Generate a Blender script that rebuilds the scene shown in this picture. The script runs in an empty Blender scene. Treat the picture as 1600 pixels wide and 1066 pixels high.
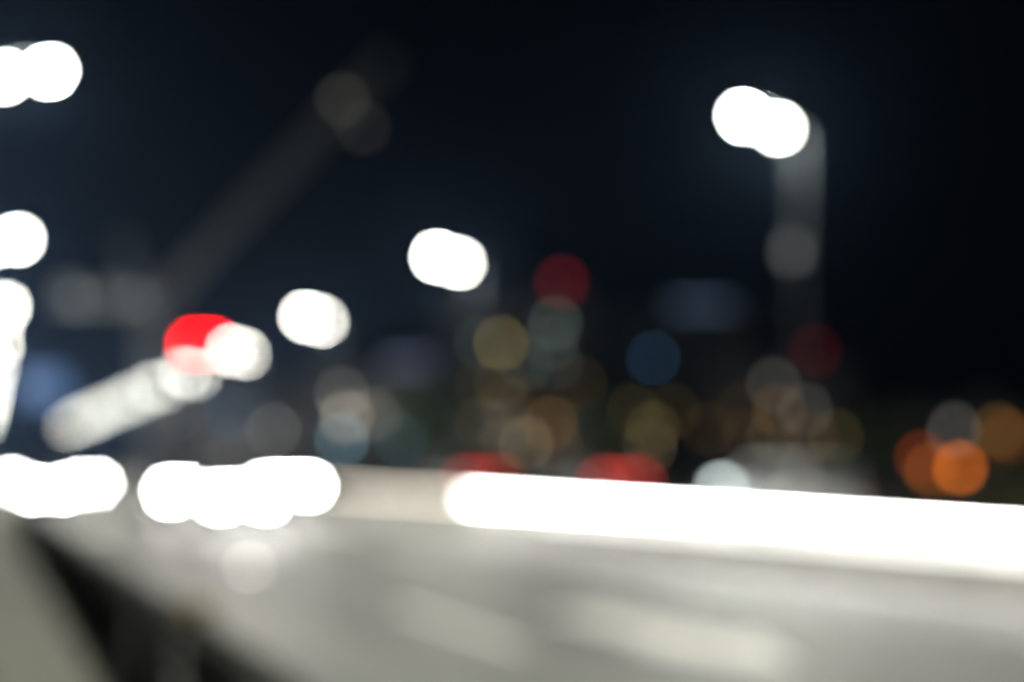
import bpy, bmesh, math, random
from mathutils import Vector, Matrix
R = math.radians
random.seed(7)
S = bpy.context.scene
COL = S.collection

# ------------------------------------------------------------------ camera, sky, exposure
YAW = math.atan(840 / 2222)
cd = bpy.data.cameras.new('camera')
cd.sensor_width = 36.0
cd.lens = 50.0
cd.clip_end = 6000
cd.shift_y = 197 / 1600
cd.dof.use_dof = True
cd.dof.focus_distance = 0.70
cd.dof.aperture_fstop = 1.82
cam = bpy.data.objects.new('camera', cd)
COL.objects.link(cam)
cam.location = (0, 0, 1.7)
cam.rotation_euler = (R(90), 0, -YAW)
S.camera = cam

W = bpy.data.worlds.new('World')
S.world = W
W.use_nodes = True
nt = W.node_tree
sky = nt.nodes.new('ShaderNodeTexSky')
sky.sky_type = 'NISHITA'
sky.sun_disc = False
sky.sun_elevation = R(-6)
sky.sun_rotation = R(200)
bg = nt.nodes['Background']
bg.inputs['Strength'].default_value = 0.05
nt.links.new(sky.outputs[0], bg.inputs['Color'])

S.view_settings.view_transform = 'Standard'
S.view_settings.look = 'None'
S.view_settings.exposure = 0
S.view_settings.gamma = 1
S.view_settings.use_curve_mapping = False
S.cycles.use_adaptive_sampling = False
S.cycles.use_denoising = True
S.cycles.denoising_input_passes = 'RGB_ALBEDO_NORMAL'
S.cycles.max_bounces = 5
S.cycles.diffuse_bounces = 2
S.cycles.glossy_bounces = 2
S.cycles.volume_bounces = 0
S.cycles.transparent_max_bounces = 6
S.cycles.sample_clamp_indirect = 3

LAMP_EMIT = 190.0       # glowing lens of a street lamp
LAMP_WATT = 4900.0      # the light each lamp throws on the road
HEAD_EMIT = 190.0       # car headlights
TRAIL_EMIT = 55.0        # tubes added on the median as a headlight trail
LAMP_COL = (1.0, 1.0, 0.885)

# ------------------------------------------------------------------ materials
MATS = {}
def mat(name, col, rough=0.6, metal=0.0, bump=0.0, scale=8.0, var=0.25, coat=0.0, spec=0.5):
    if name in MATS: return MATS[name]
    m = bpy.data.materials.new(name); m.use_nodes = True
    n = m.node_tree; b = n.nodes['Principled BSDF']
    b.inputs['Roughness'].default_value = rough
    b.inputs['Metallic'].default_value = metal
    b.inputs['Coat Weight'].default_value = coat
    b.inputs['Specular IOR Level'].default_value = spec
    tc = n.nodes.new('ShaderNodeTexCoord')
    no = n.nodes.new('ShaderNodeTexNoise'); no.inputs['Scale'].default_value = scale; no.inputs['Detail'].default_value = 5
    n.links.new(tc.outputs['Object'], no.inputs['Vector'])
    r = n.nodes.new('ShaderNodeValToRGB')
    r.color_ramp.elements[0].position = .3; r.color_ramp.elements[1].position = .7
    r.color_ramp.elements[0].color = (*[c * (1 - var) for c in col], 1)
    r.color_ramp.elements[1].color = (*[min(1, c * (1 + var)) for c in col], 1)
    n.links.new(no.outputs['Fac'], r.inputs['Fac'])
    n.links.new(r.outputs['Color'], b.inputs['Base Color'])
    if bump:
        bp = n.nodes.new('ShaderNodeBump'); bp.inputs['Strength'].default_value = bump
        n2 = n.nodes.new('ShaderNodeTexNoise'); n2.inputs['Scale'].default_value = scale * 12
        n.links.new(tc.outputs['Object'], n2.inputs['Vector'])
        n.links.new(n2.outputs['Fac'], bp.inputs['Height'])
        n.links.new(bp.outputs['Normal'], b.inputs['Normal'])
    MATS[name] = m
    return m

def glow(name, col, strength):
    if name in MATS: return MATS[name]
    m = bpy.data.materials.new(name); m.use_nodes = True
    n = m.node_tree; b = n.nodes['Principled BSDF']
    b.inputs['Base Color'].default_value = (*[min(1, .8 * c) for c in col], 1)
    b.inputs['Roughness'].default_value = .25
    b.inputs['Emission Color'].default_value = (*col, 1)
    b.inputs['Emission Strength'].default_value = strength
    MATS[name] = m
    return m

def asphalt():
    m = bpy.data.materials.new('asphalt'); m.use_nodes = True
    n = m.node_tree; b = n.nodes['Principled BSDF']
    tc = n.nodes.new('ShaderNodeTexCoord')
    mp = n.nodes.new('ShaderNodeMapping'); mp.inputs['Scale'].default_value = (.9, .12, 1)
    n.links.new(tc.outputs['Object'], mp.inputs['Vector'])
    b.inputs['Specular IOR Level'].default_value = .32
    a = n.nodes.new('ShaderNodeTexNoise'); a.inputs['Scale'].default_value = .8; a.inputs['Detail'].default_value = 4
    n.links.new(mp.outputs[0], a.inputs['Vector'])
    g = n.nodes.new('ShaderNodeTexNoise'); g.inputs['Scale'].default_value = 90; g.inputs['Detail'].default_value = 2
    n.links.new(tc.outputs['Object'], g.inputs['Vector'])
    r = n.nodes.new('ShaderNodeValToRGB')
    r.color_ramp.elements[0].position = .36; r.color_ramp.elements[1].position = .64
    r.color_ramp.elements[0].color = (.024, .024, .024, 1); r.color_ramp.elements[1].color = (.155, .153, .138, 1)
    n.links.new(a.outputs['Fac'], r.inputs['Fac'])
    mx = n.nodes.new('ShaderNodeMix'); mx.data_type = 'RGBA'; mx.blend_type = 'OVERLAY'; mx.inputs[0].default_value = .5
    n.links.new(r.outputs[0], mx.inputs[6]); n.links.new(g.outputs['Fac'], mx.inputs[7])
    n.links.new(mx.outputs[2], b.inputs['Base Color'])
    rr = n.nodes.new('ShaderNodeMapRange'); rr.inputs[3].default_value = .42; rr.inputs[4].default_value = .62
    n.links.new(a.outputs['Fac'], rr.inputs[0]); n.links.new(rr.outputs[0], b.inputs['Roughness'])
    bp = n.nodes.new('ShaderNodeBump'); bp.inputs['Strength'].default_value = .35; bp.inputs['Distance'].default_value = .01
    n.links.new(g.outputs['Fac'], bp.inputs['Height']); n.links.new(bp.outputs['Normal'], b.inputs['Normal'])
    return m

M_ASPH = asphalt()
M_PAVE = mat('footway concrete', (.125, .125, .10), .85, bump=.3, scale=2.5)
M_KERB = mat('kerb stone', (.32, .32, .30), .8, bump=.3, scale=4)
M_CONC = mat('barrier concrete', (.36, .35, .32), .8, bump=.3, scale=1.6)
M_GROUND = mat('dark earth', (.045, .05, .032), .95, bump=.4, scale=.4, var=.4)
M_PAINT = mat('road paint', (.72, .72, .68), .55, bump=.2, scale=6, var=.12)
M_STEEL = mat('weathered dark steel', (.021, .025, .029), .75, .0, scale=5, var=.15, spec=.15)
M_DARKSTEEL = mat('dark painted steel', (.012, .0125, .010), .85, .0, scale=5, var=.2, spec=.05)
M_WALL = mat('dark render', (.075, .072, .07), .9, scale=.3, bump=.1)
M_ROOF = mat('roof felt', (.05, .05, .05), .9, scale=.5)
M_FRAME = mat('window frame', (.10, .10, .10), .5, scale=3)
M_PANE = mat('unlit glass', (.015, .017, .02), .08, scale=3)
M_RUB = mat('tyre rubber', (.02, .02, .02), .85, scale=9)
M_ALLOY = mat('alloy rim', (.45, .45, .46), .35, .9, scale=9, var=.1)
M_GLASS = mat('car glass', (.012, .014, .016), .06, scale=3, spec=.7)
M_TRIM = mat('black trim', (.02, .02, .02), .5, scale=9)
M_REDLENS = mat('unlit red lens', (.22, .012, .012), .2, scale=9, var=.1)
M_PLATE = mat('number plate blank', (.7, .7, .66), .5, scale=9, var=.05)
M_CRANE = mat('crane paint', (.34, .35, .34), .55, .1, scale=.8, var=.15)
M_LEAF = mat('leaf green', (.06, .085, .03), .7, scale=3, var=.4)
M_BARK = mat('bark', (.09, .07, .05), .9, scale=6, bump=.4)
G_LAMP = glow('lit lamp lens', LAMP_COL, LAMP_EMIT)
G_LAMP2 = glow('lit inner lamp lens', LAMP_COL, LAMP_EMIT * .58)
for _g in (G_LAMP, G_LAMP2): _g.node_tree.nodes['Principled BSDF'].inputs['Base Color'].default_value = (.03, .03, .03, 1)
G_HEAD = glow('lit headlight', (1, .985, .93), HEAD_EMIT)
G_FOG = glow('lit running lamp', (1, .97, .92), HEAD_EMIT * .6)
G_TRAIL = glow('trail tube glow', (1, .99, .96), TRAIL_EMIT)
G_TAIL = glow('lit tail light', (1, .08, .06), 3.6)
G_AMBER = glow('lit amber lamp', (1, .22, .02), 9)
G_AMBER2 = glow('lit dim amber lamp', (1, .25, .03), 2.6)
G_ORANGE = glow('lit orange red lamp', (1, .13, .03), 2.2)
G_NEON = glow('lit red sign', (1, .0, .0), 60)
G_BEACON = glow('lit red beacon', (1, .02, .03), 1.25)
G_BEACON2 = glow('lit dim red beacon', (1, .03, .05), .45)
G_STUD = glow('stud reflection glow', (1, .95, .8), 5)

# ------------------------------------------------------------------ mesh helpers
def box(bm, c, d, rot=None):
    m = Matrix.Translation(c)
    if rot is not None: m = m @ rot.to_4x4()
    m = m @ Matrix.Diagonal((d[0], d[1], d[2], 1))
    return bmesh.ops.create_cube(bm, size=1, matrix=m)['verts']

def tube(bm, p, q, r, r2=None, n=10, caps=True):
    p, q = Vector(p), Vector(q)
    d = q - p
    rot = d.to_track_quat('Z', 'Y').to_matrix().to_4x4()
    m = Matrix.Translation((p + q) / 2) @ rot
    bmesh.ops.create_cone(bm, cap_ends=caps, segments=n, radius1=r, radius2=r if r2 is None else r2, depth=d.length, matrix=m)

def loft(bm, rings, caps=True):
    vs = [[bm.verts.new(p) for p in r] for r in rings]
    n = len(vs[0])
    for a, b in zip(vs, vs[1:]):
        for i in range(n):
            bm.faces.new((a[i], a[(i + 1) % n], b[(i + 1) % n], b[i]))
    if caps:
        bm.faces.new(list(reversed(vs[0]))); bm.faces.new(vs[-1])
    bmesh.ops.recalc_face_normals(bm, faces=bm.faces)

def slab(bm, quad, t):
    """a quad with thickness t along its normal"""
    q = [Vector(p) for p in quad]
    n = (q[1] - q[0]).cross(q[2] - q[0]).normalized() * t
    loft(bm, [q, [p + n for p in q]])

def obj(name, bm, m, parent=None, bevel=0.0, smooth=False, loc=None):
    if isinstance(bm, bpy.types.Mesh):
        me = bm
    else:
        if bevel:
            bmesh.ops.bevel(bm, geom=list(bm.edges), offset=bevel, segments=2, affect='EDGES', profile=.6)
        if smooth:
            for f in bm.faces: f.smooth = True
            for e in bm.edges:
                if len(e.link_faces) == 2 and e.calc_face_angle(0) > .7: e.smooth = False
        me = bpy.data.meshes.new(name); bm.to_mesh(me); bm.free()
        if m: me.materials.append(m)
    o = bpy.data.objects.new(name, me); COL.objects.link(o)
    if parent: o.parent = parent
    if loc: o.location = loc
    return o

def thing(name, label, cat, loc=(0, 0, 0), rz=0, group=None):
    o = bpy.data.objects.new(name, None); COL.objects.link(o)
    o.empty_display_size = .3
    o.location = loc; o.rotation_euler = (0, 0, rz)
    o['label'] = label; o['category'] = cat
    if group: o['group'] = group
    return o

def struct(o):
    o['kind'] = 'structure'; return o

def dup(root, loc, rz=None, label=None):
    r = root.copy(); COL.objects.link(r); r.location = loc
    if rz is not None: r.rotation_euler = (0, 0, rz)
    if label: r['label'] = label
    for ch in list(root.children):
        c = ch.copy(); COL.objects.link(c); c.parent = r
        for g in list(ch.children):
            d = g.copy(); COL.objects.link(d); d.parent = c
    return r

B = bmesh.new

# ------------------------------------------------------------------ the ground, road and footway
ROAD_L, ROAD_R = 1.15, 22.9
Y0, Y1 = -25.0, 520.0
bm = B(); bmesh.ops.create_grid(bm, x_segments=24, y_segments=24, size=650)
for v in bm.verts: v.co.z = -.25
struct(obj('ground', bm, M_GROUND, loc=(0, 350, 0)))

bm = B(); box(bm, ((ROAD_L + ROAD_R) / 2, (Y0 + Y1) / 2, -.2), (ROAD_R - ROAD_L, Y1 - Y0, .4))
road = struct(obj('road', bm, M_ASPH))
bm = B(); box(bm, (-1.3, (Y0 + Y1) / 2, -.13), (4.54, Y1 - Y0, .5))
footway = struct(obj('footway', bm, M_PAVE))
bm = B(); box(bm, (.15 / 2, 1.98, .06), (.15, 3.96, .32)); 
kme = bpy.data.meshes.new('kerb'); bmesh.ops.bevel(bm, geom=list(bm.edges), offset=.02, segments=2, affect='EDGES'); bm.to_mesh(kme); bm.free(); kme.materials.append(M_KERB)
for i in range(26):
    obj('kerb_stone', kme, None, road, loc=(.985, -8 + i * 4.0, -.04))
bm = B(); box(bm, (1.06, (96 + Y1) / 2, .0), (.15, Y1 - 96, .24)); o = obj('kerb_run', bm, M_KERB, road); o['kind'] = 'stuff'

# painted markings
def paint(name, pts, z=.004):
    bm = B(); f = bm.faces.new([bm.verts.new((x, y, z)) for x, y in pts])
    if f.normal.z < 0: f.normal_flip()
    return obj(name, bm, M_PAINT, road)
def rect(x, y0, y1, w): return [(x - w / 2, y0), (x + w / 2, y0), (x + w / 2, y1), (x - w / 2, y1)]
for x in (1.42, 11.75, 13.45, 22.6):
    paint('edge_line', rect(x, Y0, Y1, .15))
bm = B(); bm.faces.new([bm.verts.new((x, y, .004)) for x, y in rect(0, 0, 4, .2)])
dme = bpy.data.meshes.new('lane_dash'); bm.to_mesh(dme); bm.free(); dme.materials.append(M_PAINT)
for x, ph in ((4.8, 1.0), (8.2, 3.0), (16.5, 5.0), (19.6, 2.0)):
    for k in range(14):
        obj('lane_dash', dme, None, road, loc=(x, ph + k * 11.5, 0))
# straight-ahead arrow in the second lane, its point towards the photographer
def arrow(x, y):
    bm = B()
    pts = [(0, -2.4), (.75, -.4), (.36, -.4), (.36, 2.6), (-.36, 2.6), (-.36, -.4), (-.75, -.4)]
    bm.faces.new([bm.verts.new((x + a, y + b, .004)) for a, b in pts])
    bmesh.ops.recalc_face_normals(bm, faces=bm.faces)
    for f in bm.faces:
        if f.normal.z < 0: f.normal_flip()
    return obj('lane_arrow', bm, M_PAINT, road)
arrow(6.5, 12.7); arrow(3.1, 40); arrow(9.9, 40)
# road stud, its lens glowing in place of reflected light
bm = B(); box(bm, (0, 0, .012), (.2, .16, .024)); sme = bpy.data.meshes.new('road_stud'); bm.to_mesh(sme); bm.free(); sme.materials.append(M_STEEL)
bm = B(); box(bm, (0, -.085, .03), (.17, .03, .05)); lme = bpy.data.meshes.new('stud_lens'); bm.to_mesh(lme); bm.free(); lme.materials.append(G_STUD)
for i, (x, y) in enumerate(((4.3, 23.9),)):
    t = thing('road_stud', 'road stud glowing in place of a pale reflection on the empty near lane, below the pair of white bands', 'road stud', (x, y, .0))
    obj('stud_body', sme, None, t); obj('stud_lens', lme, None, t)

# ------------------------------------------------------------------ dark railing between footway and road
rail = thing('roadside_railing', 'dark steel railing running along the left edge of the road, bottom left corner', 'railing', (.92, 0, .12))
bm = B(); box(bm, (0, 0, .415), (.08, .08, .83)); box(bm, (0, 0, .012), (.2, .2, .024))
pme = bpy.data.meshes.new('post'); bm.to_mesh(pme); bm.free(); pme.materials.append(M_DARKSTEEL)
bm = B()
box(bm, (0, .52, .45), (.02, .80, .62)); box(bm, (0, 1.52, .45), (.02, .74, .62))
pame = bpy.data.meshes.new('infill_panel'); bm.to_mesh(pame); bm.free(); pame.materials.append(M_DARKSTEEL)
for i in range(22):
    obj('post', pme, None, rail, loc=(0, -2 + 2 * i, 0))
    if i < 21: obj('infill_panel', pame, None, rail, loc=(0, -2 + 2 * i, 0))
bm = B(); box(bm, (0, 19, .86), (.13, 42.4, .07)); obj('top_rail', bm, M_DARKSTEEL, rail, bevel=.012)
bm = B(); box(bm, (0, 19, .13), (.05, 42.4, .05)); obj('bottom_rail', bm, M_DARKSTEEL, rail)
# yellow reflector clipped on the railing
t = thing('reflector', 'small yellow reflector on top of the dark railing', 'reflector', (.93, 6.4, 1.015))
bm = B(); box(bm, (0, 0, .01), (.06, .1, .02)); obj('bracket', bm, M_TRIM, t)
bm = B(); loft(bm, [[(-.06, -.07, .02), (.06, -.07, .02), (.06, .07, .02), (-.06, .07, .02)], [(-.045, -.05, .10), (.045, -.05, .10), (.045, .05, .10), (-.045, .05, .10)]])
obj('prism', bm, mat('yellow reflector', (.5, .34, .003), .6, scale=20, var=.1), t)

# ------------------------------------------------------------------ concrete median barrier, and tubes added along it as a headlight trail
bar = thing('median_barrier', 'pale concrete barrier running down the middle of the road under the long white band', 'barrier', (12.6, 0, 0))
prof = [(-.30, 0), (-.30, .08), (-.17, .30), (-.11, .80), (.11, .80), (.17, .30), (.30, .08), (.30, 0)]
bm = B(); loft(bm, [[(x, 0, z) for x, z in prof], [(x, 3.97, z) for x, z in prof]])
bme = bpy.data.meshes.new('barrier_block'); bm.to_mesh(bme); bm.free(); bme.materials.append(M_CONC)
for i in range(30):
    obj('barrier_block', bme, None, bar, loc=(0, -6 + 4 * i, 0))
bm = B(); loft(bm, [[(x, 114, z) for x, z in prof], [(x, Y1, z) for x, z in prof]])
o = obj('barrier_run', bm, M_CONC, bar); o['kind'] = 'stuff'

tr = thing('headlight_trail', 'long white headlight trail sloping to the right edge of the picture, built as added light tubes', 'headlight trail', (12.41, 0, .77))
bm = B(); tube(bm, (0, 0, .09), (0, 3.96, .09), .035, n=12); tme = bpy.data.meshes.new('trail_tube'); bm.to_mesh(tme); bm.free(); tme.materials.append(G_TRAIL)
bm = B(); box(bm, (.045, 0, .02), (.1, .12, .07)); brm = bpy.data.meshes.new('bracket'); bm.to_mesh(brm); bm.free(); brm.materials.append(M_STEEL)
lme2 = tme.copy(); lme2.name = 'lower_trail_tube'; lme2.materials.clear(); lme2.materials.append(glow('lower trail tube glow', (1, .985, .95), 2.2))  # added tube, imitates the pale lit strip under the white band
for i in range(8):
    obj('trail_tube', tme, None, tr, loc=(0, 4.2 + 4 * i, 0))
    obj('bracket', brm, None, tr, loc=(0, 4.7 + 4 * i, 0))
dme2 = tme.copy(); dme2.name = 'warm_glow_tube'; dme2.materials.clear(); dme2.materials.append(glow('warm barrier glow tube', (1, .9, .74), 5.5))  # added tube, imitates the warm glow along the barrier
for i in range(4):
    obj('warm_glow_tube', dme2, None, tr, loc=(0, 36.2 + 4 * i, 0))
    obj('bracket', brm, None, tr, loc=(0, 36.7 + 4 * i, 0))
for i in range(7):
    obj('lower_trail_tube', lme2, None, tr, loc=(0, 2.7 + 4 * i, -.30))

# far parapet
par = thing('far_parapet', 'low steel parapet along the far right edge of the road', 'parapet', (23.1, 0, 0))
bm = B(); box(bm, (0, 0, .5), (.1, .1, 1.5)); ppm = bpy.data.meshes.new('post'); bm.to_mesh(ppm); bm.free(); ppm.materials.append(M_DARKSTEEL)
for i in range(40): obj('post', ppm, None, par, loc=(0, 10 + 3 * i, -.25))
for z in (.45, .75, 1.0):
    bm = B(); box(bm, (0, 68, z), (.06, 118, .07)); obj('rail', bm, M_DARKSTEEL, par)

# ------------------------------------------------------------------ street lamps
ORD = ['nearest', 'second', 'third', 'fourth', 'fifth', 'sixth', 'seventh', 'eighth', 'ninth', 'tenth', 'eleventh', 'twelfth']
def make_lamp(label, group, big=1.0, g_out=None, g_in=None):
    """pole at the origin, arm reaching towards local +X"""
    t = thing('street_lamp', label, 'street lamp', group=group)
    bm = B(); tube(bm, (0, 0, -.2), (0, 0, 11.7), .115, .075, n=14); obj('pole', bm, M_STEEL, t, smooth=True)
    bm = B(); tube(bm, (0, 0, 0), (0, 0, .25), .19, .17, n=12); box(bm, (0, 0, .02), (.5, .5, .04)); obj('base', bm, M_STEEL, t)
    bm = B(); box(bm, (0, -.115, .95), (.14, .03, .5)); obj('access_door', bm, M_STEEL, t, bevel=.01)
    bm = B()
    pts = [(0, 0, 11.6), (.08, 0, 11.85), (.35, 0, 12.0), (.8, 0, 12.12), (2.1, 0, 12.4)]
    for a, b in zip(pts, pts[1:]): tube(bm, a, b, .05, n=10)
    obj('arm', bm, M_STEEL, t, smooth=True)
    for k, (x, z) in enumerate(((.76, 12.0), (1.90, 12.25))):
        rot = Matrix.Rotation(R(-13), 3, 'Y')
        bm = B(); box(bm, (x, 0, z + .035), (.62 * (1 + (big - 1) * .6), .34 * big, .09), rot); h = obj('luminaire', bm, M_STEEL, t, bevel=.02)
        bm = B()
        rr = []
        for s, dz in ((1, -.012), (.95, -.10), (.72, -.17), (.3, -.20)):
            ring = []
            for j in range(14):
                a = 2 * math.pi * j / 14
                p = rot @ Vector((.20 * big * s * math.cos(a), .14 * big * s * math.sin(a), dz * big))
                ring.append((x + p.x, p.y, z + p.z))
            rr.append(ring)
        loft(bm, rr); obj('lens', bm, (g_out or G_LAMP) if k else (g_in or G_LAMP2), h, smooth=True)
    ld = bpy.data.lights.new('lamp_light', 'POINT')
    ld.energy = LAMP_WATT; ld.color = LAMP_COL; ld.shadow_soft_size = .12
    lo = bpy.data.objects.new('lamp_light', ld); COL.objects.link(lo); lo.parent = t; lo.location = (1.3, 0, 11.72)
    return t
GR, GL = 'street lamps along the right side of the road', 'street lamps along the left side of the road'
lamp0 = make_lamp('nearest street lamp on the right, tall pole in full view and two white heads', GR)
lamp0.location = (23.45, 37.3, 0); lamp0.rotation_euler = (0, 0, math.pi)
lamp_old = make_lamp('fifth street lamp from the camera in the row right of the road', GR, 1.75, glow('lit wide lens', LAMP_COL, 40), glow('lit inner wide lens', LAMP_COL, 24))   # wider bowls farther on
lamp_old.location = (23.45, 37.3 + 30.2 * 4, 0); lamp_old.rotation_euler = (0, 0, math.pi)
for _m in ('lit wide lens', 'lit inner wide lens'): MATS[_m].node_tree.nodes['Principled BSDF'].inputs['Base Color'].default_value = (.03, .03, .03, 1)
for i in range(1, 12):
    if i != 4: dup(lamp0 if i < 4 else lamp_old, (23.45, 37.3 + 30.2 * i, 0), math.pi, '%s street lamp from the camera in the row right of the road' % ORD[i])
for i in range(12):
    l = dup(lamp0 if i < 4 else lamp_old, (-.05, 40.0 + 30.0 * i, .12), 0, '%s street lamp from the camera in the row at the left edge' % ORD[i])
    l['group'] = GL
# the two lamps of the rows that stand just outside the frame
dup(lamp0, (23.45, 7.1, 0), math.pi, 'street lamp of the right row standing beside the photographer, beyond the right edge')
dup(lamp0, (-.15, 11.0, .12), 0, 'street lamp of the left row standing beside the photographer, beyond the left edge')['group'] = GL
# box clamped on the nearest right pole
bm = B(); box(bm, (.0, -.26, 8.25), (.36, .3, .46)); obj('junction_box', bm, mat('grey box', (.25, .26, .27), .5, scale=8), lamp0, bevel=.03)

# board added over the first lane, its lit face imitating a blue glow
sg = thing('glow_board', 'dim blue glow board added over the first lane, left of the receding row of lamps', 'glow board', (.1, 92, .12))
bm = B(); tube(bm, (0, 0, -.1), (0, 0, 7.4), .14, .11, n=12); obj('post', bm, M_STEEL, sg)
bm = B(); tube(bm, (0, 0, 7.1), (5.0, 0, 7.1), .09, n=10); obj('arm', bm, M_STEEL, sg)
bm = B(); box(bm, (3.8, -.16, 6.5), (2.6, .08, 1.7)); obj('panel', bm, glow('blue glow panel', (.10, .30, .8), .16), sg, bevel=.02)
bm = B()
for a, b_, c_, d_ in ((0, .87, 2.7, .05), (0, -.87, 2.7, .05), (1.32, 0, .05, 1.7), (-1.32, 0, .05, 1.7)): box(bm, (3.8 + a, -.17, 6.5 + b_), (c_, .08, d_))
obj('frame', bm, M_STEEL, sg)

# ------------------------------------------------------------------ vehicles (front towards local -Y)
def ring(y, w, zb, zt, tuck=.9, n=0):
    """one cross-section of a body: lower sill to shoulder"""
    zm = zb + (zt - zb) * .55
    return [(-w * .93, y, zb), (-w, y, zb + .12), (-w, y, zm), (-w * tuck, y, zt), (-w * tuck * .5, y, zt + .03),
            (w * tuck * .5, y, zt + .03), (w * tuck, y, zt), (w, y, zm), (w, y, zb + .12), (w * .93, y, zb)]
def lerp(a, b, t): return a + (b - a) * t

KINDS = {   # length, half width, belt, roof, nose height, windscreen base y, roof front y, roof rear y, tail y at belt, lamp z
    'car':   (4.3, .88, .90, 1.45, .74, -.95, -.20, 1.35, 1.95, .68),
    'suv':   (4.6, .93, 1.05, 1.72, .95, -1.05, -.35, 1.85, 2.15, .80),
    'van':   (5.0, .97, 1.15, 1.98, 1.00, -1.75, -.95, 2.35, 2.46, .92),
}
def vehicle(name, kind, label, cat, paint_m, loc, rz=0, group=None, head=True, tail=False, tailm=None, fog=True, tail_z=None, bar=False):
    L, w, belt, roof, nose, wy, ry, rr, ty, lz = KINDS[kind]
    t = thing(name, label, cat, loc, rz, group)
    f, b = -L / 2, L / 2
    bm = B()
    loft(bm, [ring(f, w * .80, .34, nose * .80), ring(f + .10, w * .93, .24, nose * .93), ring(f + .45, w, .20, nose), ring(wy, w, .20, lerp(nose, belt, .85)),
              ring(ry, w, .20, belt), ring(rr, w, .20, belt), ring(b - .35, w, .22, belt), ring(b - .08, w * .95, .26, belt * .97), ring(b, w * .86, .36, belt * .86)])
    obj('body', bm, paint_m, t, smooth=True)
    rw = w * .72
    def top(y, ww, z0, z1): return [(-w * .88, y, z0), (-ww, y, z1), (-ww * .6, y, z1 + .04), (ww * .6, y, z1 + .04), (ww, y, z1), (w * .88, y, z0)]
    bz = belt - .02
    bm = B()
    loft(bm, [top(wy, w * .80, bz - .06, bz + .02), top(ry, rw * 1.04, bz, roof - .04), top((ry + rr) / 2, rw * 1.08, bz, roof), top(rr, rw * 1.04, bz, roof - .05), top(ty, w * .80, bz, bz + .02)])
    obj('cabin', bm, paint_m, t, smooth=True)
    def pane(nm, q, off):
        bm = B(); q = [Vector(p) + Vector(off) for p in q]
        slab(bm, q, .006); obj(nm, bm, M_GLASS, t)
    pane('windscreen', [(-w * .72, wy + .05, bz + .08), (w * .72, wy + .05, bz + .08), (rw * .9, ry - .05, roof - .07), (-rw * .9, ry - .05, roof - .07)], (0, -.035, .03))
    pane('rear_window', [(rw * .86, rr + .06, roof - .12), (w * .70, ty - .05, bz + .12), (-w * .70, ty - .05, bz + .12), (-rw * .86, rr + .06, roof - .12)], (0, .05, .02))
    for s in (-1, 1):
        mid = (ry + rr) / 2
        for y0a, y0b, y1a, y1b in ((wy + .42, mid - .06, ry + .08, mid - .06), (mid + .06, ty - .35, mid + .06, rr - .12)):
            k = w * .88 - .02; k2 = rw * 1.05
            pane('side_window', [(s * k, y0a, bz + .06), (s * k, y0b, bz + .06), (s * k2, y1b, roof - .12), (s * k2, y1a, roof - .12)], (s * .03, 0, 0))
        # mirrors
        bm = B(); box(bm, (s * (w + .10), wy + .35, belt + .08), (.2, .1, .14)); obj('wing_mirror', bm, paint_m, t, bevel=.02)
        # lamps
        lw = .40
        bm = B(); box(bm, (s * w * .66, f + .045, lz), (lw, .12, .17)); hl = obj('headlight', bm, G_HEAD if head else M_ALLOY, t, bevel=.02)
        if head and fog:
            bm = B(); box(bm, (s * w * .56, f + .05, .42), (.24, .1, .10)); obj('fog_lamp', bm, G_FOG, t)
        tz = tail_z or lz + .12
        bm = B(); box(bm, (s * w * .74, b - .015, tz), (.24, .1, .26)); obj('tail_light', bm, tailm or (G_TAIL if tail else M_REDLENS), t, bevel=.01)
        for y in (f + L * .19, b - L * .19):
            bm = B(); bmesh.ops.create_cone(bm, cap_ends=True, segments=20, radius1=.33, radius2=.33, depth=.22, matrix=Matrix.Translation((s * (w - .10), y, .33)) @ Matrix.Rotation(R(90), 4, 'Y'))
            wh = obj('wheel', bm, M_RUB, t, bevel=.0)
            bm = B(); bmesh.ops.create_cone(bm, cap_ends=True, segments=10, radius1=.20, radius2=.20, depth=.03, matrix=Matrix.Translation((s * (w + .022), y, .33)) @ Matrix.Rotation(R(90), 4, 'Y'))
            obj('rim', bm, M_ALLOY, wh)
    if bar:
        bm = B(); box(bm, (0, f + .06, nose + .0), (w * 1.75, .08, .10)); obj('added_light_bar', bm, G_HEAD, t, bevel=.015)  # added lit bar, joins the headlights into one white band
    if tail:
        bm = B(); box(bm, (0, b + .0, tail_z + .02), (w * 1.5, .08, .10)); obj('added_tail_bar', bm, G_TAIL, t)  # added lit bar, evens the red glow between the tail lights
    bm = B(); box(bm, (0, f + .0, lz - .10), (w * .85, .06, .18)); obj('grille', bm, M_TRIM, t)
    bm = B(); box(bm, (0, f - .01, .45), (.5, .04, .11)); obj('number_plate', bm, M_PLATE, t)
    bm = B(); box(bm, (0, b + .01, .62), (.5, .04, .11)); obj('number_plate', bm, M_PLATE, t)
    return t

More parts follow.
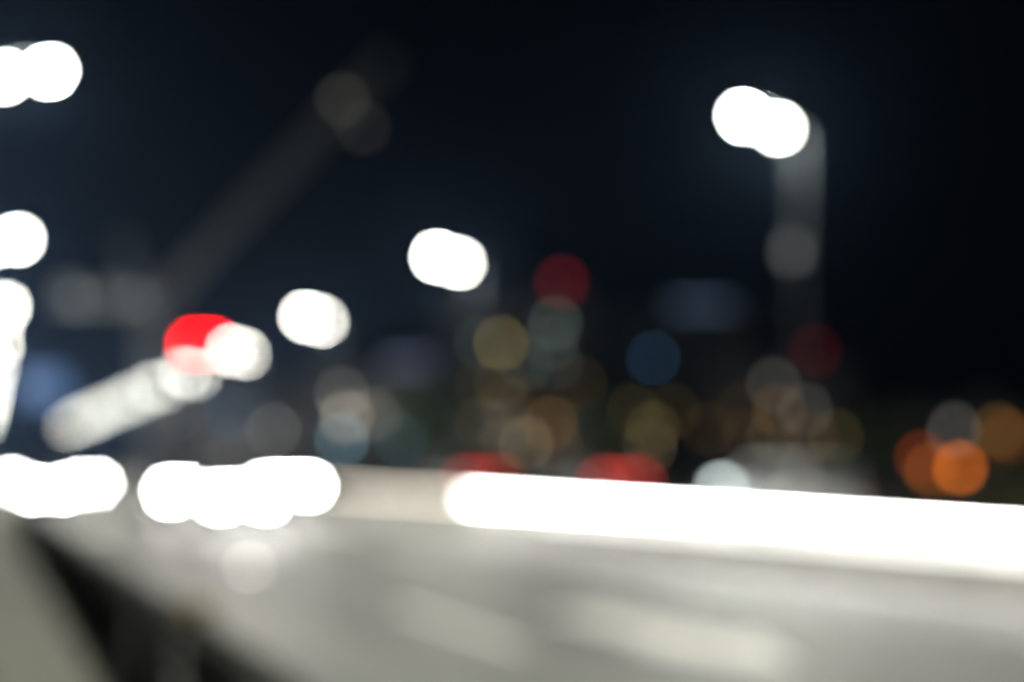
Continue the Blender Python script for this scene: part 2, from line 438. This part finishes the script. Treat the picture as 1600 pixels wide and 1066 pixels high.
P_SILVER = mat('silver paint', (.74, .75, .74), .4, .0, scale=2, var=.05, coat=.5)
P_BLACK = mat('black paint', (.02, .02, .022), .25, scale=2, var=.05, coat=.5)
P_WHITE = mat('white paint', (.72, .72, .70), .35, scale=2, var=.04, coat=.5)
P_GREY = mat('dark grey paint', (.06, .062, .066), .3, .2, scale=2, var=.05, coat=.5)
GA = 'oncoming cars with white headlights'
vehicle('car', 'car', 'oncoming car at the far left edge, farthest of the left white glow', 'car', P_GREY, (3.2, 110, 0), group=GA)
vehicle('car', 'car', 'oncoming car at the right end of the leftmost white glow', 'car', P_BLACK, (6.7, 95, 0), group=GA)
vehicle('car', 'car', 'nearest oncoming car in the leftmost white glow, low headlights', 'car', P_GREY, (3.1, 70, 0), group=GA, fog=False)
vehicle('car', 'suv', 'oncoming tall car making the left lobe of the middle white glow', 'car', P_BLACK, (6.85, 51.5, 0), group=GA, fog=False, bar=True)
vehicle('car', 'suv', 'nearest oncoming car, lowest headlights of the middle white glow', 'car', P_GREY, (7.05, 40.0+2.3, 0), group=GA, fog=False, bar=True)
vehicle('van', 'van', 'oncoming van in the third lane, centre of the middle white glow', 'van', P_GREY, (9.9, 65, 0), group=GA)
vehicle('car', 'suv', 'oncoming tall car behind the truck, upper edge of the middle white glow', 'car', P_GREY, (9.8, 56.5, 0), group=GA)

# box truck at the right end of the middle band
tk = thing('box_truck', 'oncoming box truck at the right end of the middle white glow', 'truck', (9.8, 50.7, 0), 0)
bm = B(); loft(bm, [[(-1.0, y, .45), (-1.05, y, 1.0), (-1.0, y, z), (1.0, y, z), (1.05, y, 1.0), (1.0, y, .45)] for y, z in ((-3.2, 1.35), (-3.05, 1.75), (-2.6, 2.4), (-1.5, 2.45))]); obj('cab', bm, P_GREY, tk, smooth=True)
bm = B(); box(bm, (0, 1.0, 1.75), (2.2, 4.9, 2.1)); obj('cargo_box', bm, P_GREY, tk, bevel=.03)
bm = B(); box(bm, (0, .4, .6), (.9, 6.4, .18)); obj('chassis', bm, M_TRIM, tk)
bm = B(); slab(bm, [(-.86, -3.09, 1.80), (.86, -3.09, 1.80), (.84, -2.68, 2.34), (-.84, -2.68, 2.34)], .01); obj('windscreen', bm, M_GLASS, tk)
for s in (-1, 1):
    bm = B(); box(bm, (s * .76, -3.2, 1.06), (.42, .1, .2)); obj('headlight', bm, G_HEAD, tk, bevel=.02)
    bm = B(); box(bm, (s * .62, -3.2, .62), (.2, .1, .1)); obj('fog_lamp', bm, M_ALLOY, tk)
    bm = B(); box(bm, (s * 1.22, -2.75, 1.9), (.14, .1, .42)); obj('wing_mirror', bm, M_TRIM, tk, bevel=.02)
    for y in (-2.3, 2.2):
        bm = B(); bmesh.ops.create_cone(bm, cap_ends=True, segments=20, radius1=.42, radius2=.42, depth=.28, matrix=Matrix.Translation((s * .85, y, .42)) @ Matrix.Rotation(R(90), 4, 'Y')); wh = obj('wheel', bm, M_RUB, tk)
        bm = B(); bmesh.ops.create_cone(bm, cap_ends=True, segments=12, radius1=.24, radius2=.24, depth=.03, matrix=Matrix.Translation((s * 1.0, y, .42)) @ Matrix.Rotation(R(90), 4, 'Y')); obj('rim', bm, M_ALLOY, wh)
bm = B(); box(bm, (0, -3.2, 1.12), (1.1, .06, .1)); obj('added_light_bar', bm, G_HEAD, tk)  # added lit bar, fills the white band between the headlights
bm = B(); box(bm, (0, -3.2, .85), (.9, .06, .2)); obj('grille', bm, M_TRIM, tk)

# far carriageway, driving away from the camera
GB = 'vans driving away with red tail lights'
vehicle('van', 'van', 'dark van driving away, left of the two red tail light glows', 'van', P_BLACK, (19.5, 57.5, 0), math.pi, GB, head=False, tail=True, tail_z=1.22)
vehicle('van', 'van', 'dark van driving away, right of the two red tail light glows', 'van', P_BLACK, (20.6, 46.5, 0), math.pi, GB, head=False, tail=True, tail_z=1.24)
sv = vehicle('car', 'suv', 'pale silver car seen from behind beyond the long white band, lamps off', 'car', P_SILVER, (18.0, 29.5, 0), math.pi, None, head=False)
bm = B(); box(bm, (1.12, -.82, 1.20), (.2, .14, .16)); obj('mirror_lamp', bm, glow('lit mirror lamp', (.85, 1, .98), 14), sv, bevel=.02)

# ------------------------------------------------------------------ buildings beyond the road
bm = B()
for a in (-1, 1):
    box(bm, (a * .74, 0, 0), (.1, .14, 1.6)); box(bm, (0, 0, a * .75), (1.38, .14, .1))
box(bm, (0, 0, 0), (.06, .1, 1.4))
WF = bpy.data.meshes.new('window'); bm.to_mesh(WF); bm.free(); WF.materials.append(M_FRAME)
bm = B(); box(bm, (0, 0, 0), (1.38, .04, 1.4)); WP = bpy.data.meshes.new('pane'); bm.to_mesh(WP); bm.free(); WP.materials.append(M_PANE)
bm = B(); box(bm, (0, 0, 0), (.62, .03, 1.0)); LP = bpy.data.meshes.new('room_lamp'); bm.to_mesh(LP); bm.free(); LP.materials.append(M_PANE)
LIT = {}
def lit_pane(c, k):
    k = round(k * 2.6, 3); key = (c, k)
    if key not in LIT:
        me = LP.copy(); me.materials.clear()
        me.materials.append(glow('lit pane %s %.1f' % (c, k), c, k)); LIT[key] = me
    return LIT[key]
OLIVE, TAN, BLUE, GREY, GREEN, BROWN, TEAL = (1, .74, .25), (1, .8, .5), (.16, .5, 1), (1, .95, .88), (.7, 1, .85), (1, .55, .14), (.4, .8, 1)
def building(label, loc, w, h, d, nc, nr, lits):
    t = thing('building', label, 'building', (loc[0], loc[1], -.25), -YAW)
    bm = B(); box(bm, (0, d / 2, h / 2), (w, d, h)); obj('wall', bm, M_WALL, t)
    bm = B(); box(bm, (0, d / 2, h + .2), (w + .5, d + .5, .4)); rf = obj('roof', bm, M_ROOF, t)
    bm = B(); box(bm, (w * .2, d * .5, h + 1.1), (2.6, 2.2, 1.4)); obj('plant_room', bm, M_WALL, rf)
    bm = B(); box(bm, (-w * .1, -.02, 1.15), (1.2, .1, 2.3)); dr = obj('door', bm, M_FRAME, t)
    for c in range(nc):
        for r in range(nr):
            x = (c - (nc - 1) / 2) * w / nc; z = 2.4 + 3.1 * r
            if z > h - 1.1: continue
            if r == 0 and abs(x + w * .1) < 1.5: continue
            f = obj('window', WF, None, t, loc=(x, -.02, z))
            k = lits.get((c, r))
            obj('pane', WP, None, f)
            if k: obj('room_lamp', lit_pane(*k), None, f, loc=(.345 if (c + r) % 2 else -.345, -.04, .1))
    return t
def beacon(label, loc, g, r=.55):
    t = thing('warning_beacon', label, 'beacon', loc)
    bm = B(); tube(bm, (0, 0, 0), (0, 0, 1.2), .08, n=8); obj('mast', bm, M_STEEL, t)
    bm = B(); bmesh.ops.create_uvsphere(bm, u_segments=14, v_segments=8, radius=r, matrix=Matrix.Translation((0, 0, 1.2 + r))); obj('lamp', bm, g, t, smooth=True)
    return t
def roof_sign(name, label, loc, w, h, g):
    t = thing(name, label, 'sign', loc, -YAW)
    bm = B(); box(bm, (0, .15, h / 2 + .4), (w + .3, .2, h + .3)); obj('backing', bm, M_TRIM, t)
    bm = B(); box(bm, (0, 0, h / 2 + .4), (w, .06, h)); obj('lit_face', bm, g, t)
    for s in (-1, 1):
        bm = B(); box(bm, (s * w * .35, .15, .13), (.15, .15, .26)); obj('leg', bm, M_STEEL, t)
    return t
building('low dark building left of centre with a few pale lit windows', (48.07, 184.95), 15.6, 14.7, 14, 4, 4,
         {(1, 3): (GREY, .85), (1, 2): (TAN, 1.5), (1, 1): (TEAL, 1.8), (3, 1): (TEAL, 1.9), (3, 2): (BROWN, .3)})
building('tall dark block in the centre under the red beacon, olive lit windows', (78.35, 205.58), 23, 28.2, 14, 6, 8,
         {(4, 7): (GREEN, .9), (4, 6): (GREY, .4), (3, 5): (GREEN, .5), (2, 3): (OLIVE, .4), (1, 4): (OLIVE, .3), (4, 1): (BROWN, .6), (2, 1): (OLIVE, .5), (5, 4): (BROWN, .3), (4, 5): (GREEN, .35), (2, 6): (OLIVE, 1.9), (1, 6): (GREEN, .35), (2, 4): (OLIVE, .5), (4, 2): (BROWN, 1.3), (3, 1): (TAN, 1.7), (1, 2): (OLIVE, .4), (3, 3): (BROWN, .3)})
building('tall dark block right of centre with one blue and two olive windows', (117.71, 222.77), 24, 29.2, 14, 7, 8,
         {(1, 6): (BLUE, 1.0), (1, 2): (OLIVE, 2.0), (1, 1): (TAN, 1.8), (0, 3): (OLIVE, .7), (5, 1): (GREY, .4), (2, 3): (OLIVE, .4), (0, 1): (BROWN, .6), (4, 2): (BROWN, .4), (6, 3): (GREY, .35)})
building('dark block behind the nearest right lamp pole with grey lit windows', (91.42, 147.18), 14.9, 13.8, 12, 4, 4,
         {(1, 3): (GREY, .45), (1, 2): (BROWN, .5), (2, 2): (GREY, .55), (0, 2): (BROWN, .14), (0, 1): (BROWN, .2), (3, 1): (OLIVE, .35), (1, 1): (TAN, .35), (2, 1): (BROWN, .3)})
building('narrow dark building behind the middle white glow, one grey window', (50.79, 258.76), 10.8, 16.9, 12, 3, 4, {(1, 2): (GREY, 1.6), (0, 3): (BLUE, .5)})
building('low dark building at the right edge behind the amber lamps', (92.23, 114.8), 14.5, 7.4, 10, 4, 2, {(1, 1): (GREY, .45), (2, 1): (BROWN, .5)})
building('dark building left of centre carrying the red sign', (39.29, 263.1), 13.3, 23.0, 12, 3, 6, {(1, 3): (BLUE, .7), (2, 3): (BLUE, .8), (0, 3): (OLIVE, .4)})
beacon('red warning beacon on top of the tall central block', (85.2, 203.6, 28.35), G_BEACON, .75)
beacon('dim red warning beacon on the roof beside the nearest right lamp pole', (94.82, 147.5, 13.95), G_BEACON2, .55)
roof_sign('roof_sign', 'long dim blue lit sign on the roof of the block right of centre', (120.2, 223.3, 29.35), 10.5, 1.0, glow('dim blue sign', (.42, .62, 1), .24))
roof_sign('roof_sign', 'faint violet blue lit sign on the low roof left of centre', (54.3, 182.9, 14.85), 5.5, .8, glow('faint violet sign', (.5, .55, 1), .18))
roof_sign('roof_sign', 'bright red lit sign on a roof at left, beside the fourth lamp', (39.03, 263.0, 23.15), 5.2, 1.3, G_NEON)

# ------------------------------------------------------------------ tower crane with a raised jib
cr = thing('tower_crane', 'pale tower crane at left with its long jib raised to the upper right', 'crane', (26.63, 235.82, -.25), -YAW)
def lattice(bm, p, q, w, n, r):
    p, q = Vector(p), Vector(q); d = (q - p).normalized()
    u = d.cross(Vector((0, 1, 0))).normalized(); v = Vector((0, 1, 0))
    def pt(t, a, b): return p.lerp(q, t) + u * a * w / 2 + v * b * w / 2
    cs = ((-1, -1), (1, -1), (1, 1), (-1, 1))
    for a, b in cs: tube(bm, pt(0, a, b), pt(1, a, b), r, n=5)
    for i in range(n):
        for k in range(4):
            a, b = cs[k], cs[(k + 1) % 4]
            tube(bm, pt(i / n, *a), pt((i + 1) / n, *b), r * .6, n=4, caps=False)
            tube(bm, pt((i + 1) / n, *a), pt((i + 1) / n, *b), r * .6, n=4, caps=False)
bm = B(); lattice(bm, (0, 0, 0), (0, 0, 27.2), 2.0, 13, .14); obj('mast', bm, M_CRANE, cr)
bm = B(); box(bm, (0, 0, .2), (5, 5, .8)); obj('base', bm, M_CONC, cr)
bm = B(); tube(bm, (0, 0, 27.2), (0, 0, 28.2), 1.4, n=16); obj('slew_ring', bm, M_CRANE, cr)
bm = B(); box(bm, (-7.2, 0, 28.75), (16.5, 1.9, .9)); obj('counter_jib', bm, M_CRANE, cr, bevel=.05)
bm = B(); box(bm, (-12.8, 0, 30.3), (3.0, 2.2, 2.2)); obj('counterweight', bm, M_CONC, cr, bevel=.05)
bm = B(); box(bm, (-6.2, 0, 30.1), (3.4, 1.7, 1.8)); obj('winch_house', bm, M_CRANE, cr, bevel=.05)
bm = B(); box(bm, (1.7, -1.3, 29.3), (1.6, 1.4, 2.0)); cb = obj('cab', bm, M_CRANE, cr, bevel=.1)
bm = B(); box(bm, (1.75, -2.02, 29.5), (1.2, .04, 1.1)); obj('cab_window', bm, M_GLASS, cb)
bm = B(); lattice(bm, (1.2, 0, 28.4), (38.5, 0, 68.0), 1.9, 26, .15); jb = obj('jib', bm, M_CRANE, cr)
bm = B(); lattice(bm, (-1.0, 0, 28.6), (-4.5, 0, 38.5), 1.2, 6, .1); obj('a_frame', bm, M_CRANE, cr)
bm = B(); tube(bm, (-4.5, 0, 38.5), (36.5, .4, 66.5), .05, n=6); obj('pendant_line', bm, M_DARKSTEEL, cr)
bm = B(); tube(bm, (38.4, 0, 67.5), (38.4, 0, 50), .04, n=6); box(bm, (38.4, 0, 49.6), (.5, .4, .9)); obj('hook', bm, M_DARKSTEEL, cr)
def work_lamp(x, y, z, g, s):
    bm = B(); box(bm, (x, y, z), (s, .5, s)); return obj('work_lamp', bm, g, cr, bevel=.05)
g1 = glow('crane jib lamp', (1, .93, .72), .45); g2 = glow('crane jib lamp dim', (1, .95, .85), .2); g3 = glow('crane deck lamp', (.85, .95, 1), .34)
work_lamp(31.2, -1.3, 61.0, g1, 1.3); wl = work_lamp(34.5, -.8, 56.6, g2, 1.3)
bm = B(); tube(bm, (34.5, -.8, 57.2), (34.5, -.8, 63.6), .05, n=6); obj('lamp_cable', bm, M_DARKSTEEL, wl)
work_lamp(-11.4, -1.4, 28.9, g3, 1.5); work_lamp(-2.2, -1.4, 29.2, g3, 1.3)
fl = bpy.data.lights.new('jib_fill_light', 'SPOT'); fl.energy = 1000; fl.color = (.9, .97, 1); fl.spot_size = R(75); fl.spot_blend = .6; fl.shadow_soft_size = .3  # added unseen spot that brightens the crane jib
fo = bpy.data.objects.new('jib_fill_light', fl); COL.objects.link(fo); fo.parent = cr
fo.location = (4, -16, 24); fo.rotation_euler = (Vector((12, 0, 42)) - Vector((4, -16, 24))).to_track_quat('-Z', 'Y').to_euler()

# ------------------------------------------------------------------ amber warning lamps and planting by the right verge
def hazard(label, loc, g, h, r=.11):
    t = thing('hazard_lamp', label, 'warning lamp', loc, -YAW, 'warning lamps on the right verge')
    bm = B(); box(bm, (0, 0, .05), (.5, .34, .1)); obj('foot', bm, M_RUB, t, bevel=.02)
    bm = B(); box(bm, (0, 0, h / 2), (.05, .05, h)); obj('post', bm, M_STEEL, t)
    bm = B(); box(bm, (0, 0, h + .06), (.2, .09, .14)); obj('battery_box', bm, mat('yellow plastic', (.7, .42, .03), .5, scale=9), t, bevel=.015)
    bm = B(); bmesh.ops.create_cone(bm, cap_ends=True, segments=20, radius1=r, radius2=r, depth=.1, matrix=Matrix.Translation((0, 0, h + .13 + r)) @ Matrix.Rotation(R(90), 4, 'X')); obj('lens', bm, g, t, bevel=.012)
hazard('brightest amber warning lamp on the right verge', (24.64, 31.31, -.25), G_AMBER, 1.68, .12)
hazard('dimmer amber warning lamp just left of the brightest one', (25.8, 34.08, -.25), G_AMBER2, 1.63, .13)
hazard('reddish orange warning lamp behind the two amber ones', (28.04, 37.51, -.25), G_ORANGE, 2.0, .13)
hazard('dim brown amber warning lamp nearest the right edge of the picture', (29.18, 34.94, -.25), glow('lit brown amber lamp', (1, .3, .03), .85), 2.6, .15)

M_LEAF2 = mat('olive leaf', (.12, .12, .03), .6, scale=3, var=.3)
def shrub(name, label, cat, loc, h, rad, n, trunk=0, seed=1, group=None):
    rnd = random.Random(seed)
    t = thing(name, label, cat, loc, 0, group)
    bm = B()
    clumps = [(Vector((rnd.uniform(-rad, rad) * .75, rnd.uniform(-rad, rad) * .75, trunk + (h - trunk) * rnd.uniform(.15, .85))), rad * rnd.uniform(.3, .5)) for _ in range(14)]
    for _ in range(n):
        c, cr_ = rnd.choice(clumps)
        p = c + Vector((rnd.gauss(0, .5), rnd.gauss(0, .5), rnd.gauss(0, .45))) * cr_
        s = rnd.uniform(.05, .12) * (1 + h * .12)
        q = Matrix.Rotation(rnd.uniform(0, 6.3), 3, 'Z') @ Matrix.Rotation(rnd.uniform(-1.2, 1.2), 3, 'X')
        vs = [bm.verts.new(p + q @ Vector(k) * s) for k in ((-.5, -1, 0), (.5, -1, .1), (.6, .4, 0), (0, 1.1, -.1), (-.6, .4, 0))]
        bm.faces.new(vs)
    cn = obj('crown' if trunk else 'foliage', bm, M_LEAF if trunk else M_LEAF2, t); cn['kind'] = 'stuff'
    bm = B()
    th = trunk + (h - trunk) * .5
    tube(bm, (0, 0, 0), (.1, .05, th), .05 + h * .018, .03 + h * .006, n=8)
    for k in range(6):
        a = k * 1.05; z = max(trunk, h * .2) * (.8 + .1 * k)
        tube(bm, (.05, .02, min(z, th)), (math.cos(a) * rad * .6, math.sin(a) * rad * .6, min(z, th) + (h - th) * .5), .015 + h * .005, .01, n=5)
    obj('trunk' if trunk else 'stems', bm, M_BARK, t)
    return t
shrub('shrub', 'olive green shrub at the right edge of the picture beyond the parapet', 'shrub', (24.6, 29.2, -.25), 1.5, .9, 900, 0, 3)
shrub('tree', 'dark leafy tree left of the tall central block', 'tree', (33.1, 107.2, -.25), 9.0, 3.0, 3200, 2.4, 5, 'dark trees beyond the road')
shrub('tree', 'dark leafy tree between the two tall blocks', 'tree', (48.6, 105.6, -.25), 8.0, 2.8, 3000, 2.2, 9, 'dark trees beyond the road')
shrub('tree', 'dark leafy tree right of the nearest right lamp pole, beyond the road', 'tree', (60, 84.2, -.25), 6.5, 2.4, 2800, 1.8, 12, 'dark trees beyond the road')

# ------------------------------------------------------------------ thin night haze
bm = B(); box(bm, (0, 350, 35), (1330, 1330, 75))
hz = obj('haze', bm, None); hz['kind'] = 'stuff'
hm = bpy.data.materials.new('night haze'); hm.use_nodes = True
hn = hm.node_tree; hn.nodes.remove(hn.nodes['Principled BSDF'])
pv = hn.nodes.new('ShaderNodeVolumePrincipled'); pv.inputs['Color'].default_value = (.34, .56, 1, 1); pv.inputs['Density'].default_value = .0001; pv.inputs['Anisotropy'].default_value = .82
hn.links.new(pv.outputs[0], hn.nodes['Material Output'].inputs['Volume'])
hz.data.materials.append(hm)
